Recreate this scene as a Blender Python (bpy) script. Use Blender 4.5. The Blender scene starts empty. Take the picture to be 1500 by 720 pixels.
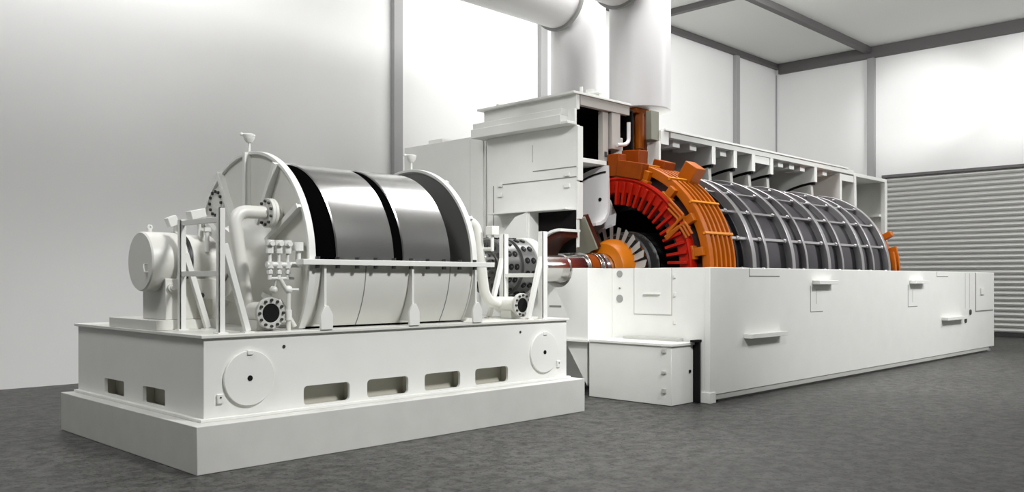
import bpy, bmesh, math, random
from mathutils import Vector, Matrix
random.seed(4)
PI = math.pi
R = math.radians
S = bpy.context.scene
COL = S.collection

# ------------------------------------------------------------------ materials
def mat(name, col, rough=0.45, metal=0.0, coat=0.0, spec=0.5, noise=0.0, nscale=6.0, bump=0.0, bscale=60.0):
    m = bpy.data.materials.new(name); m.use_nodes = True
    nt = m.node_tree; b = nt.nodes['Principled BSDF']
    b.inputs['Base Color'].default_value = (*col, 1)
    b.inputs['Roughness'].default_value = rough
    b.inputs['Metallic'].default_value = metal
    b.inputs['Coat Weight'].default_value = coat
    b.inputs['Specular IOR Level'].default_value = spec
    tc = nt.nodes.new('ShaderNodeTexCoord')
    if noise:
        n = nt.nodes.new('ShaderNodeTexNoise'); n.inputs['Scale'].default_value = nscale
        n.inputs['Detail'].default_value = 5
        nt.links.new(tc.outputs['Object'], n.inputs['Vector'])
        r = nt.nodes.new('ShaderNodeValToRGB')
        r.color_ramp.elements[0].position = 0.3; r.color_ramp.elements[1].position = 0.7
        r.color_ramp.elements[0].color = (*[c*(1-noise) for c in col], 1)
        r.color_ramp.elements[1].color = (*[min(1, c*(1+noise*.6)) for c in col], 1)
        nt.links.new(n.outputs['Fac'], r.inputs['Fac'])
        nt.links.new(r.outputs['Color'], b.inputs['Base Color'])
    if bump:
        n2 = nt.nodes.new('ShaderNodeTexNoise'); n2.inputs['Scale'].default_value = bscale
        nt.links.new(tc.outputs['Object'], n2.inputs['Vector'])
        bp = nt.nodes.new('ShaderNodeBump'); bp.inputs['Strength'].default_value = bump
        bp.inputs['Distance'].default_value = 0.01
        nt.links.new(n2.outputs['Fac'], bp.inputs['Height'])
        nt.links.new(bp.outputs['Normal'], b.inputs['Normal'])
    return m

M = dict(
    white=mat('white_paint', (.78, .785, .75), .42, noise=.02, nscale=3),
    shell=mat('shell_paint', (.70, .70, .655), .38, noise=.02, nscale=3),
    concrete=mat('painted_concrete', (.60, .60, .57), .7, noise=.04, nscale=4),
    grey=mat('grey_paint', (.50, .50, .47), .45, noise=.03),
    midgrey=mat('mid_grey_paint', (.30, .30, .29), .5),
    seam=mat('seam_grey', (.22, .22, .21), .6),
    rubber=mat('black_rubber', (.006, .006, .006), .7, spec=.15),
    blackband=mat('black_lacquer', (.002, .002, .002), .8, spec=.0),
    steel=mat('polished_steel', (.60, .60, .59), .23, 1.0, noise=.05, nscale=2),
    steel2=mat('turned_steel', (.78, .77, .75), .18, 1.0),
    ringsteel=mat('ring_steel', (.36, .35, .355), .32, .8),
    core=mat('core_laminations', (.010, .009, .011), .4, .2, noise=.25, nscale=2, spec=.25),
    corepl=mat('core_plate', (.038, .033, .040), .28, .4, noise=.45, nscale=1.5, spec=.4),
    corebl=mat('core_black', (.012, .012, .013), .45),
    orange=mat('orange_enamel', (.37, .086, .001), .4, noise=.1, nscale=5, spec=.25),
    orange2=mat('deep_orange_enamel', (.23, .042, .001), .5, noise=.12, nscale=5, spec=.15),
    red=mat('red_winding', (.38, .009, .001), .45, noise=.15, nscale=6, spec=.2),
    amber=mat('amber_hub', (.52, .145, .003), .4, spec=.3),
    brown=mat('brown_primer', (.055, .011, .005), .5, spec=.25),
    rust=mat('fin_gap_red', (.13, .012, .001), .6, spec=.15),
    olive=mat('olive_grey', (.24, .24, .19), .5),
    dust=mat('dusty_paint', (.42, .39, .36), .5),
    tie=mat('amber_tie', (.62, .21, .008), .4, spec=.3),
    inner=mat('shaded_inner_grey', (.16, .16, .155), .45, .3),  # darker grey carrying the shade on the far cover's inside
    blade=mat('fan_blade', (.46, .45, .42), .38, .25),
    unlit=mat('unlit_dark', (.008, .007, .007), .8, spec=.1),  # near-black painted in for the lack of light in cavities
    duct=mat('duct_paint', (.70, .69, .69), .38),
    wall=mat('wall_plaster', (.82, .82, .81), .75, noise=.015, nscale=1),
    walldim=mat('grey_wall_plaster', (.30, .30, .30), .8),
    ceil=mat('ceiling_panel', (.74, .74, .72), .8),
    beam=mat('grey_beam', (.11, .105, .105), .55),
    column=mat('grey_column', (.33, .33, .33), .5),
    door=mat('shutter_grey', (.52, .52, .50), .45, .1),
    coupl=mat('coupling_steel', (.13, .13, .127), .35, .5),
    dark=mat('dark_metal', (.045, .045, .045), .45, .4),
    tan=mat('tan_paint', (.52, .51, .44), .5),
)

def floor_mat():
    m = bpy.data.materials.new('terrazzo_floor'); m.use_nodes = True
    nt = m.node_tree; b = nt.nodes['Principled BSDF']; tc = nt.nodes.new('ShaderNodeTexCoord')
    def noise(scale, detail, rough=.5):
        n = nt.nodes.new('ShaderNodeTexNoise'); n.inputs['Scale'].default_value = scale
        n.inputs['Detail'].default_value = detail; n.inputs['Roughness'].default_value = rough
        nt.links.new(tc.outputs['Object'], n.inputs['Vector']); return n.outputs['Fac']
    def ramp(src, p0, c0, p1, c1):
        r = nt.nodes.new('ShaderNodeValToRGB'); e = r.color_ramp.elements
        e[0].position = p0; e[0].color = (c0, c0, c0*.98, 1); e[1].position = p1; e[1].color = (c1, c1, c1*.98, 1)
        nt.links.new(src, r.inputs['Fac']); return r.outputs['Color']
    n1 = noise(6, 6, .7)
    cur = ramp(n1, .38, .034, .60, .096)
    for c in (ramp(noise(14, 3, .6), .35, .35, .43, 1.0), ramp(noise(30, 2), .33, .4, .42, 1.0), ramp(noise(.6, 3), .35, .8, .65, 1.0)):
        mx = nt.nodes.new('ShaderNodeMix'); mx.data_type = 'RGBA'; mx.blend_type = 'MULTIPLY'; mx.inputs[0].default_value = 1
        nt.links.new(cur, mx.inputs[6]); nt.links.new(c, mx.inputs[7]); cur = mx.outputs[2]
    nt.links.new(cur, b.inputs['Base Color'])
    b.inputs['Roughness'].default_value = .5
    b.inputs['Specular IOR Level'].default_value = .3
    bp = nt.nodes.new('ShaderNodeBump'); bp.inputs['Strength'].default_value = .15; bp.inputs['Distance'].default_value = .01
    nt.links.new(n1, bp.inputs['Height']); nt.links.new(bp.outputs['Normal'], b.inputs['Normal'])
    return m
M['floor'] = floor_mat()

# ------------------------------------------------------------------ mesh builder (world coordinates)
class MB:
    def __init__(s): s.v = []; s.f = []
    def add(s, vs, fs):
        k = len(s.v); s.v += [Vector(v) for v in vs]; s.f += [[i+k for i in f] for f in fs]; return s
    def box(s, x0, x1, y0, y1, z0, z1, mtx=None):
        vs = [Vector((x, y, z)) for z in (z0, z1) for y in (y0, y1) for x in (x0, x1)]
        if mtx: vs = [mtx @ v for v in vs]
        return s.add(vs, [(0,2,3,1),(4,5,7,6),(0,1,5,4),(2,6,7,3),(0,4,6,2),(1,3,7,5)])
    def bar(s, p0, p1, w, h, up=(0,0,1)):
        p0, p1 = Vector(p0), Vector(p1); d = (p1-p0); L = d.length; d.normalize()
        u = Vector(up)
        if abs(d.dot(u)) > .99: u = Vector((1,0,0))
        a = d.cross(u).normalized(); b = a.cross(d).normalized()
        m = Matrix((( d.x,a.x,b.x,p0.x),(d.y,a.y,b.y,p0.y),(d.z,a.z,b.z,p0.z),(0,0,0,1)))
        return s.box(0, L, -w/2, w/2, -h/2, h/2, m)
    def prism(s, pts, axis, a0, a1):
        # pts: 2D polygon, axis x:(y,z) y:(x,z) z:(x,y)
        def p(q, a): return {'x':(a,q[0],q[1]), 'y':(q[0],a,q[1]), 'z':(q[0],q[1],a)}[axis]
        n = len(pts); vs = [p(q,a0) for q in pts] + [p(q,a1) for q in pts]
        return s.add(vs, [list(range(n))[::-1], list(range(n,2*n))] + [(i,(i+1)%n,(i+1)%n+n,i+n) for i in range(n)])
    def cyl(s, p0, p1, r, r2=None, n=32):
        return s.sweep([p0, p1], [r, r if r2 is None else r2], n)
    def sweep(s, path, r, n=24, caps=True):
        path = [Vector(p) for p in path]
        rs = r if isinstance(r, (list, tuple)) else [r]*len(path)
        k = len(s.v); prev = None
        for i, p in enumerate(path):
            d = (path[min(i+1,len(path)-1)] - path[max(i-1,0)]).normalized()
            if prev is None:
                u = Vector((0,0,1)) if abs(d.z) < .9 else Vector((1,0,0))
                a = d.cross(u).normalized()
            else:
                a = (prev - d*prev.dot(d)).normalized()
            prev = a; b = d.cross(a)
            for j in range(n):
                t = 2*PI*j/n; s.v.append(p + (a*math.cos(t) + b*math.sin(t))*rs[i])
        for i in range(len(path)-1):
            for j in range(n):
                s.f.append([k+i*n+j, k+i*n+(j+1)%n, k+(i+1)*n+(j+1)%n, k+(i+1)*n+j])
        if caps:
            s.f.append([k+j for j in range(n)][::-1]); s.f.append([k+(len(path)-1)*n+j for j in range(n)])
        return s
    def lathe(s, c, prof, a0=0, a1=360, n=96, axis='x'):
        # closed profile of (along, radius), turned round the axis through c; angle 0 = up, -90 = towards -y (axis x)
        full = abs(a1-a0) >= 359.9
        m = len(prof); N = n if full else n+1; k = len(s.v)
        for i in range(N):
            t = R(a0 + (a1-a0)*i/n)
            for (x, r) in prof:
                if axis == 'x': s.v.append(Vector((x, c[0]+r*math.sin(t), c[1]+r*math.cos(t))))
                elif axis == 'y': s.v.append(Vector((c[0]+r*math.sin(t), x, c[1]+r*math.cos(t))))
                else: s.v.append(Vector((c[0]+r*math.sin(t), c[1]+r*math.cos(t), x)))
        for i in range(n):
            i2 = (i+1) % N
            for j in range(m):
                j2 = (j+1) % m
                s.f.append([k+i*m+j, k+i*m+j2, k+i2*m+j2, k+i2*m+j])
        if not full:
            s.f.append([k+j for j in range(m)]); s.f.append([k+(N-1)*m+j for j in range(m)][::-1])
        return s
    def ring(s, c, x0, x1, r0, r1, a0=0, a1=360, n=96, axis='x'):
        return s.lathe(c, [(x0,r0),(x0,r1),(x1,r1),(x1,r0)], a0, a1, n, axis)
    def ball(s, c, r, n=16, sz=1.0):
        path = []; rs = []
        for i in range(n//2+1):
            t = PI*i/(n//2); path.append((c[0],c[1],c[2]-r*sz*math.cos(t))); rs.append(max(1e-4, r*math.sin(t)))
        return s.sweep(path, rs, n)

def bend(pts, r=.15, k=8):
    """poly-line with its corners rounded"""
    pts = [Vector(p) for p in pts]; out = [pts[0]]
    for i in range(1, len(pts)-1):
        a, b, c = pts[i-1], pts[i], pts[i+1]
        d1 = (a-b); d2 = (c-b); q = min(r, d1.length*.49, d2.length*.49)
        p1 = b+d1.normalized()*q; p2 = b+d2.normalized()*q
        for j in range(k+1):
            t = j/k; out.append(p1*(1-t)**2 + b*2*t*(1-t) + p2*t*t)
    out.append(pts[-1]); return out

WL = {}
def link(o, parent=None):
    COL.objects.link(o)
    if parent is not None: o.parent = parent
    return o
def tag(o, label=None, cat=None, group=None, kind=None):
    if label: o['label'] = label
    if cat: o['category'] = cat
    if group: o['group'] = group
    if kind: o['kind'] = kind
    return o
def thing(name, loc, label, cat, group=None):
    o = bpy.data.objects.new(name, None); o.empty_display_size = .1
    o.location = loc; WL[o] = Vector(loc); link(o)
    return tag(o, label, cat, group)
def part(name, mb, m, parent=None, bev=0.0, ang=35, label=None, org=None):
    base = WL[parent] if parent is not None else Vector((0,0,0))
    off = Vector(org) if org is not None else base
    me = bpy.data.meshes.new(name)
    me.from_pydata([tuple(v-off) for v in mb.v], [], mb.f)
    bm = bmesh.new(); bm.from_mesh(me); bmesh.ops.recalc_face_normals(bm, faces=bm.faces)
    bm.to_mesh(me); bm.free()
    me.polygons.foreach_set('use_smooth', [True]*len(me.polygons))
    me.set_sharp_from_angle(angle=R(ang))
    me.materials.append(M[m] if isinstance(m, str) else m)
    o = bpy.data.objects.new(name, me); link(o, parent); o.location = off-base; WL[o] = off
    if bev:
        b = o.modifiers.new('bevel', 'BEVEL'); b.width = bev; b.segments = 2; b.limit_method = 'ANGLE'; b.angle_limit = R(50)
    if label: o['label'] = label
    return o
def again(o, world, rot=None):
    """a copy of one part at another place, on the same parent"""
    c = o.copy(); COL.objects.link(c)
    c.location = Vector(world) - (WL[o.parent] if o.parent else Vector((0,0,0))); WL[c] = Vector(world)
    if rot: c.rotation_euler = rot
    return c
def struct(name, mb, m, bev=0):
    return tag(part(name, mb, m, bev=bev), kind='structure')

def holed(outer, holes, plane, a0, a1):
    """plate with holes: 2D outline + hole outlines, extruded between a0 and a1 along the plane's normal axis"""
    cu = bpy.data.curves.new('tmp', 'CURVE'); cu.dimensions = '2D'; cu.fill_mode = 'BOTH'
    for poly in [outer] + holes:
        sp = cu.splines.new('POLY'); sp.points.add(len(poly)-1); sp.use_cyclic_u = True
        for p, q in zip(sp.points, poly): p.co = (q[0], q[1], 0, 1)
    cu.extrude = abs(a1-a0)/2
    ob = bpy.data.objects.new('tmp', cu); COL.objects.link(ob)
    dg = bpy.context.evaluated_depsgraph_get(); dg.update()
    me = bpy.data.meshes.new_from_object(ob.evaluated_get(dg))
    mb = MB(); mid = (a0+a1)/2
    def conv(v):
        return {'x':(mid+v.z, v.x, v.y), 'y':(v.x, mid+v.z, v.y), 'z':(v.x, v.y, mid+v.z)}[plane]
    mb.add([conv(v.co) for v in me.vertices], [list(p.vertices) for p in me.polygons])
    bpy.data.objects.remove(ob); bpy.data.curves.remove(cu); bpy.data.meshes.remove(me)
    # weld
    bm = bmesh.new(); t = bpy.data.meshes.new('t'); t.from_pydata([tuple(v) for v in mb.v], [], mb.f); bm.from_mesh(t)
    bmesh.ops.remove_doubles(bm, verts=bm.verts, dist=1e-5)
    bm.verts.index_update()
    out = MB(); out.add([v.co.copy() for v in bm.verts], [[v.index for v in f.verts] for f in bm.faces]); bm.free(); bpy.data.meshes.remove(t)
    return out
def rrect(x0, x1, z0, z1, r, top_only=True):
    pts = []
    def arc(cx, cz, a):
        for i in range(6): t = R(a+90*i/5); pts.append((cx+r*math.cos(t), cz+r*math.sin(t)))
    if top_only: pts += [(x0,z0),(x1,z0)]
    else: arc(x0+r, z0+r, 180); arc(x1-r, z0+r, 270)
    arc(x1-r, z1-r, 0); arc(x0+r, z1-r, 90)
    return pts
def circ(cx, cz, r, n=32): return [(cx+r*math.cos(2*PI*i/n), cz+r*math.sin(2*PI*i/n)) for i in range(n)]

# ------------------------------------------------------------------ the setting
XW, YW, ZC, XB, YF = 28.74, 15.1, 9.3, -7.0, -7.0
struct('floor', MB().box(XB-.2, XW+.2, YF-.2, YW+.2, -.2, 0), 'floor')
struct('ceiling', MB().box(XB-.2, XW+.2, YF-.2, YW+.2, ZC, ZC+.2), 'ceil')
struct('wall_left', MB().box(XB-.2, XW+.2, YW, YW+.2, 0, ZC), 'wall')
struct('wall_right', MB().box(XW, XW+.2, YF, YW, 0, ZC), 'wall')
struct('wall_front', MB().box(XB, XW, YF-.2, YF, 0, ZC), 'walldim')
struct('wall_back', MB().box(XB-.2, XB, YF-.2, YW, 0, ZC), 'walldim')
ti = [0]
def trim(mb, m='beam'):
    ti[0] += 1; return struct('trim_%d' % ti[0], mb, m, .01)
trim(MB().box(XB, XW, YW-.16, YW, ZC-.17, ZC))                       # beam on the left wall
trim(MB().box(XW-.16, XW, YF, YW-.16, ZC-.36, ZC))                  # beam on the right wall
trim(MB().box(XB, XW-.16, 11.66, 11.86, ZC-.2, ZC))                # long ceiling beam
trim(MB().box(20.62, 20.8, YF, YW-.16, ZC-.16, ZC-.001))            # cross beams
trim(MB().box(11.6, 11.84, YF, YW-.16, ZC-.28, ZC-.001))
trim(MB().box(2.0, 2.24, YF, YW-.16, ZC-.28, ZC-.001))
for x in (11.72, 16.39, 25.9):
    trim(MB().box(x-.11, x+.13, YW-.13, YW, 0, ZC-.17), 'column')
trim(MB().box(XW-.14, XW, 11.57, 11.81, 0, ZC-.36), 'column')
trim(MB().box(XW-.04, XW, YW-.04, YW, 0, ZC-.36), 'column')          # corner strip
# roller shutter
mb = MB(); zt, y0, y1 = 4.98, 3.6, 11.2
ns = 31; ph = (zt-.12)/ns; prof = []
for i in range(ns):
    z = .12+i*ph
    prof += [(XW-.03, z), (XW-.10, z+ph*.16), (XW-.13, z+ph*.45), (XW-.12, z+ph*.70), (XW-.04, z+ph*.86)]
prof += [(XW-.05, zt), (XW-.01, zt), (XW-.01, .12)]
mb.prism([(p[0], p[1]) for p in prof], 'y', y0, y1)
door = struct('door_1', mb, 'door')
part('shutter_header', MB().box(XW-.17, XW-.001, y0-.12, y1+.12, zt, zt+.09), 'beam', door, .008)
part('bottom_rail', MB().box(XW-.13, XW-.03, y0, y1, .0, .125), 'dark', door, .008)
for y in (y0-.12, y1):
    part('guide_rail', MB().box(XW-.14, XW-.001, y, y+.12, 0, zt), 'beam', door, .008)

# ------------------------------------------------------------------ flywheel plinth and skid
PX0, PX1, PY0, PY1, PZ = 3.48, 8.71, 7.25, 10.6, .4225
o = part('concrete_plinth', MB().box(PX0, PX1, PY0, PY1, 0, PZ), 'concrete', bev=.006)
tag(o, 'low light grey rectangular plinth on the floor under the flywheel skid', 'plinth')

BX0, BX1, BY0, BY1, BZ = 3.65, 8.60, 7.47, 10.55, 1.2
sk = thing('skid_frame', ((BX0+BX1)/2, (BY0+BY1)/2, PZ), 'white steel skid with slot openings and round covers, on the grey plinth', 'machine base')
front_slots = [(4.68,5.22), (5.44,5.985), (6.215,6.745), (6.98,7.525)]
side_slots = [(8.27,8.78), (9.25,9.775)]
part('front_panel', holed([(BX0,PZ),(BX1,PZ),(BX1,BZ-.03),(BX0,BZ-.03)],
      [rrect(a,b,.468,.655,.04,False) for a,b in front_slots], 'y', BY0, BY0+.035), 'white', sk)
part('side_panel', holed([(BY0+.035,PZ),(BY1,PZ),(BY1,BZ-.03),(BY0+.035,BZ-.03)],
      [rrect(a,b,.475,.64,.02,False) for a,b in side_slots], 'x', BX0, BX0+.035), 'white', sk)
part('side_panel', MB().box(BX1-.035, BX1, BY0+.035, BY1, PZ, BZ-.03), 'white', sk)
part('rear_panel', MB().box(BX0+.035, BX1-.035, BY1-.035, BY1, PZ, BZ-.03), 'white', sk)
part('top_plate', holed([(BX0-.035,BY0-.03),(BX1+.03,BY0-.03),(BX1+.03,BY1+.03),(BX0-.035,BY1+.03)], [[(4.86,7.74),(6.94,7.74),(6.94,9.66),(4.86,9.66)]], 'z', BZ-.03, BZ), 'shell', sk, .004)
part('bottom_flange', MB().box(BX0-.05, BX1+.03, BY0-.05, BY0, PZ, PZ+.028).box(BX0-.05, BX0, BY0, BY1, PZ, PZ+.028), 'white', sk, .004)
for a, b in front_slots:
    q = BY0+.17
    part('slot_pocket', MB().box(a-.05, b+.05, q, q+.02, .44, .70).box(a-.05,b+.05,BY0+.036,q,.44,.455)
         .box(a-.05,b+.05,BY0+.036,q,.69,.70).box(a-.06,a-.05,BY0+.036,q+.02,.44,.7).box(b+.05,b+.06,BY0+.036,q+.02,.44,.7), 'tan', sk)
for a, b in side_slots:
    q = BX0+.13
    part('slot_pocket', MB().box(q, q+.02, a-.03, b+.03, .44, .70).box(BX0+.036,q,a-.03,b+.03,.44,.455)
         .box(BX0+.036,q,a-.03,b+.03,.69,.70).box(BX0+.036,q+.02,a-.04,a-.03,.44,.7).box(BX0+.036,q+.02,b+.03,b+.04,.44,.7), 'tan', sk)
for cx in (4.088, 8.155):
    c = part('cover_plate', MB().ring((cx,.784), BY0-.03, BY0-.001, .001, .255, axis='y', n=64), 'white', sk, .004)
    part('cover_hole', MB().cyl((cx,BY0-.034,.784),(cx,BY0-.02,.784),.026), 'rubber', c)
    part('cover_lug', MB().box(cx-.03, cx+.03, BY0-.045, BY0-.001, 1.0, 1.045), 'white', c, .006)
for x, z in ((4.46,1.056), (7.736,1.054)):
    part('drain_hole', MB().cyl((x,BY0-.006,z),(x,BY0+.003,z),.016,n=16), 'dark', sk)
for x in (3.80, 8.43):
    b = part('earth_lug', MB().box(x-.03,x+.03,BY0-.025,BY0-.001,.575,.66), 'white', sk, .006)
    part('lug_screw', MB().cyl((x,BY0-.03,.63),(x,BY0-.02,.63),.008,n=10), 'dark', b)

# ------------------------------------------------------------------ flywheel housing
FY, FZ = 8.70, 1.873
FC = (FY, FZ)
HX0, HX1, HR = 4.80, 7.00, 1.215
fh = thing('flywheel_housing', (5.9, FY, BZ), 'white cylindrical flywheel housing with ribbed end covers, upper shell cut away', 'machine housing')
ZB = BZ + .001
part('lower_shell', MB().ring(FC, HX0+.03, HX1-.03, HR-.045, HR-.02, -180+57, -90.5, 40), 'shell', fh)
part('lower_shell', MB().ring(FC, HX0+.03, HX1-.03, HR-.045, HR-.02, 90.5, 180-57, 40), 'shell', fh)
def cover(x, sgn):
    # disc cut flat at the skid top
    pts = []
    lim = math.degrees(math.acos((FZ-ZB)/(HR-.02)))
    for i in range(97):
        t = R(-(180-lim) + (360-2*lim)*i/96); pts.append((FY+(HR-.02)*math.sin(t), FZ+(HR-.02)*math.cos(t)))
    d = part('end_cover', holed(pts[::-1], [circ(FY, FZ, .22)], 'x', x-.015, x+.015), 'shell', fh)
    part('cover_rim', MB().ring(FC, x-.045, x+.03, HR-.035, HR, -(180-lim-1), 180-lim-1, 120), 'white', d, .004)
    # hub cone
    part('cover_hub', MB().lathe(FC, [(x+sgn*.016,.22),(x+sgn*.016,.56),(x+sgn*.10,.47),(x+sgn*.30,.38),(x+sgn*.36,.37),(x+sgn*.36,.22)], n=64), 'shell', d)
    for a in (-130, -62, -31, 0, 31, 62, 130):
        if abs(a) > 125: r1 = (FZ-ZB)/math.cos(R(180-abs(a)))-.075
        else: r1 = HR-.012
        r0 = .50
        t = R(a); u = Vector((0, math.sin(t), math.cos(t))); w = Vector((0, math.cos(t), -math.sin(t)))
        c = Vector((x+sgn*.015, FY, FZ))
        vs = []
        for q in (-.016, .016):
            for (rr, dd) in ((r0,0),(r1,0),(r1,.075),(r0,.075)):
                vs.append(c+u*rr+w*q+Vector((sgn*dd,0,0)))
        # rib plate with a cap strip along its free edge
        m = MB().add(vs, [(0,1,2,3),(7,6,5,4),(0,4,5,1),(1,5,6,2),(2,6,7,3),(3,7,4,0)])
        m.bar(c+u*r0+Vector((sgn*.075,0,0)), c+u*r1+Vector((sgn*.075,0,0)), .055, .014, up=(sgn,0,0))
        part('cover_rib', m, 'white', d, .003)
    return d
ec = cover(HX0, -1); ec2 = cover(HX1, 1)
part('inner_face_shade', MB().ring(FC, HX1-.022, HX1-.0155, .3, 1.165, -122, 122, 80), 'inner', ec2, label='inner face of the far cover, grey with painted shade')  # added ring, shade of the cover's inside put into its grey
# inspection plate with its bolts on the far side of the near end cover
ip = part('inspection_plate', MB().ring((FY+.75, FZ+.70), HX0-.035, HX0-.016, .001, .165, n=40), 'shell', ec)
for i in range(12):
    t = 2*PI*i/12; y, z = FY+.75+.135*math.cos(t), FZ+.70+.135*math.sin(t)
    part('plate_bolt', MB().cyl((HX0-.055,y,z),(HX0-.034,y,z),.018,n=10), 'dark', ip)
# split flange (front and rear) with bolts, feet
for s, yy in ((-1, FY-HR), (1, FY+HR)):
    y0, y1 = (yy-.075, yy+.06) if s < 0 else (yy-.06, yy+.075)
    fl = part('split_flange', MB().box(HX0-.16, HX1+.24, y0, y1, FZ-.028, FZ+.028), 'white', fh, .004)
    yb = yy-.045 if s < 0 else yy+.045
    proto = None
    for i in range(11):
        x = HX0+.02+i*.236
        if proto is None:
            proto = part('flange_bolt', MB().cyl((x,yb,FZ+.028),(x,yb,FZ+.055),.024,n=6).cyl((x,yb,FZ-.06),(x,yb,FZ-.028),.024,n=6).cyl((x,yb,FZ-.05),(x,yb,FZ+.05),.01,n=6), 'dark', fl, org=(x,yb,FZ))
        else: again(proto, (x, yb, FZ))
    for x in (4.92, 6.04, 7.17):
        xx = min(x, HX1-.02)
        yo = yy-.03 if s < 0 else yy+.03
        arc = []
        for q in range(13):
            z = FZ-.03-(FZ-.08-ZB)*q/12; arc.append((FY+s*math.sqrt((HR-.018)**2-(FZ-z)**2), z))
        part('foot', MB().prism([(yo, ZB+.05)]+[(yo, FZ-.03)]+arc, 'x', xx-.014, xx+.014)
             .prism([(xx-.07,ZB),(xx+.07,ZB),(xx+.07,ZB+.15),(xx+.02,ZB+.235),(xx-.02,ZB+.235),(xx-.07,ZB+.15)], 'y', min(yo, yo+s*.03), max(yo, yo+s*.03)), 'white', fh, .003)
for x in (5.45, 6.62):
    part('shell_seam', MB().ring(FC, x-.005, x+.005, HR-.021, HR-.017, -123, -91, 24), 'seam', fh)
# breathers on top of both end covers
for x in (HX0-.03, HX1+.02):
    z = FZ+HR
    g = part('breather', MB().cyl((x,FY,z-.02),(x,FY,z+.10),.013,n=12).lathe((x,FY), [(z+.10,.001),(z+.10,.03),(z+.13,.052),(z+.155,.06),(z+.165,.06),(z+.165,.001)], n=24, axis='z')
         .lathe((x,FY), [(z+.165,.001),(z+.165,.064),(z+.185,.064),(z+.195,.04),(z+.195,.001)], n=24, axis='z'), 'white', fh)
    part('breather_tap', MB().cyl((x-.02,FY+.03,z+.19),(x-.055,FY+.065,z+.19),.012,n=10).ball((x-.055,FY+.065,z+.192),.02,10), 'white', g)

# ------------------------------------------------------------------ flywheel rotor
fr = thing('flywheel_rotor', (5.9, FY, FZ), 'polished steel flywheel drum with black bands inside the cut open housing', 'flywheel')
def drum(x0, x1, r, m, nm='drum', e=.012):
    return part(nm, MB().lathe(FC, [(x0,.2),(x0,r-e),(x0+e,r),(x1-e,r),(x1,r-e),(x1,.2)], n=160), m, fr, ang=25)
drum(4.90, 5.14, 1.105, 'blackband', 'black_band')
drum(5.14, 5.885, 1.12, 'steel')
drum(5.885, 6.005, 1.108, 'blackband', 'black_band', .004)
drum(6.005, 6.70, 1.12, 'steel')
part('shaft', MB().lathe(FC, [(3.94,.001),(3.94,.07),(4.36,.07),(4.36,.2),(4.90,.2),(6.7,.2),(7.42,.2),(7.42,.17),(8.1,.17),(8.1,.21),(8.325,.21),(8.325,.001)], n=48), 'steel2', fr)

# ------------------------------------------------------------------ coupling between the shafts
cp = thing('shaft_coupling', (8.75, FY, FZ), 'grey cylindrical coupling with rows of dark bolt holes behind the coupling end stand', 'coupling')
part('coupling_sleeve', MB().lathe(FC, [(8.34,.05),(8.34,.38),(8.36,.40),(8.60,.40),(8.60,.35),(8.68,.35),(8.68,.40),(8.94,.40),(8.96,.38),(8.96,.05)], n=72), 'coupl', cp)
part('coupling_disc', MB().lathe(FC, [(8.961,.1),(8.961,.41),(8.975,.425),(9.14,.425),(9.16,.40),(9.16,.1)], n=72), 'grey', cp)
part('coupling_neck', MB().lathe(FC, [(9.161,.1),(9.161,.30),(9.30,.25),(9.30,.1)], n=48), 'steel2', cp)
for i in range(14):
    t = 2*PI*(i+.5)/14; d = Vector((0, math.sin(t), math.cos(t)))
    for k, x in enumerate((8.42, 8.53, 8.75, 8.87)):
        if k > 1: d = Vector((0, math.sin(t+PI/14), math.cos(t+PI/14)))
        c = Vector((x, FY, FZ))
        b = part('coupling_bolt', MB().cyl(c+d*.39, c+d*.412, .042, n=16), 'rubber', cp)
        part('bolt_stud', MB().cyl(c+d*.41, c+d*.416, .014, n=8), 'dark', b)
for i in range(12):
    t = 2*PI*i/12; y, z = FY+.30*math.sin(t), FZ+.30*math.cos(t)
    part('face_bolt', MB().cyl((8.31,y,z),(8.342,y,z),.04,n=12), 'dark', cp)

# ------------------------------------------------------------------ bearing pedestal at the free end
QY, QZ = 8.73, 1.88
QC = (QY, QZ)
bp = thing('bearing_pedestal', (3.95, QY, BZ), 'white bearing pedestal with a drum shaped end cap on the skid', 'bearing')
part('pad', MB().box(3.64, 4.34, 8.445, 9.62, ZB, ZB+.10), 'shell', bp, .005)
part('pedestal_body', MB().box(3.74, 4.27, QY-.27, QY+.27, ZB+.10, QZ-.17).ring(QC, 4.02, 4.30, .15, .285, n=48), 'shell', bp, .008)
ecap = part('end_cap', MB().lathe(QC, [(3.60,.001),(3.60,.285),(3.615,.297),(3.93,.297),(3.93,.001)], n=64), 'shell', bp)
part('cap_flange', MB().ring(QC, 3.932, 3.958, .15, .31, n=64), 'white', bp, .004)
part('slotted_band', MB().ring(QC, 3.96, 3.985, .15, .29, n=64).ring(QC, 3.99, 4.018, .15, .288, -100, 100, 64), 'dark', bp)
part('cap_handle', MB().sweep(bend([(3.60,QY-.17,QZ-.03),(3.565,QY-.17,QZ-.03),(3.565,QY-.19,QZ-.11),(3.60,QY-.19,QZ-.11)],.02),.008,8), 'shell', ecap)
part('eye_bolt', MB().cyl((3.70,QY,QZ+.29),(3.70,QY,QZ+.325),.022,n=12).ring((3.70,QZ+.345), QY-.008, QY+.008, .012, .028, axis='y', n=20), 'white', ecap)
sb = part('sensor_box', MB().box(-.05,.05,-.045,.045,0,.10, Matrix.Translation((3.93,QY-.03,QZ+.365)) @ Matrix.Rotation(R(-22),4,'Y')), 'white', bp, .006)
part('sensor_stem', MB().cyl((3.95,QY-.03,QZ+.30),(3.95,QY-.03,QZ+.40),.02,n=12), 'shell', sb)
part('conduit', MB().sweep(bend([(3.99,QY-.03,QZ+.40),(4.1,QY-.1,QZ+.40),(4.18,QY-.22,QZ+.385)],.05),.014,10), 'grey', sb)
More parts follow.
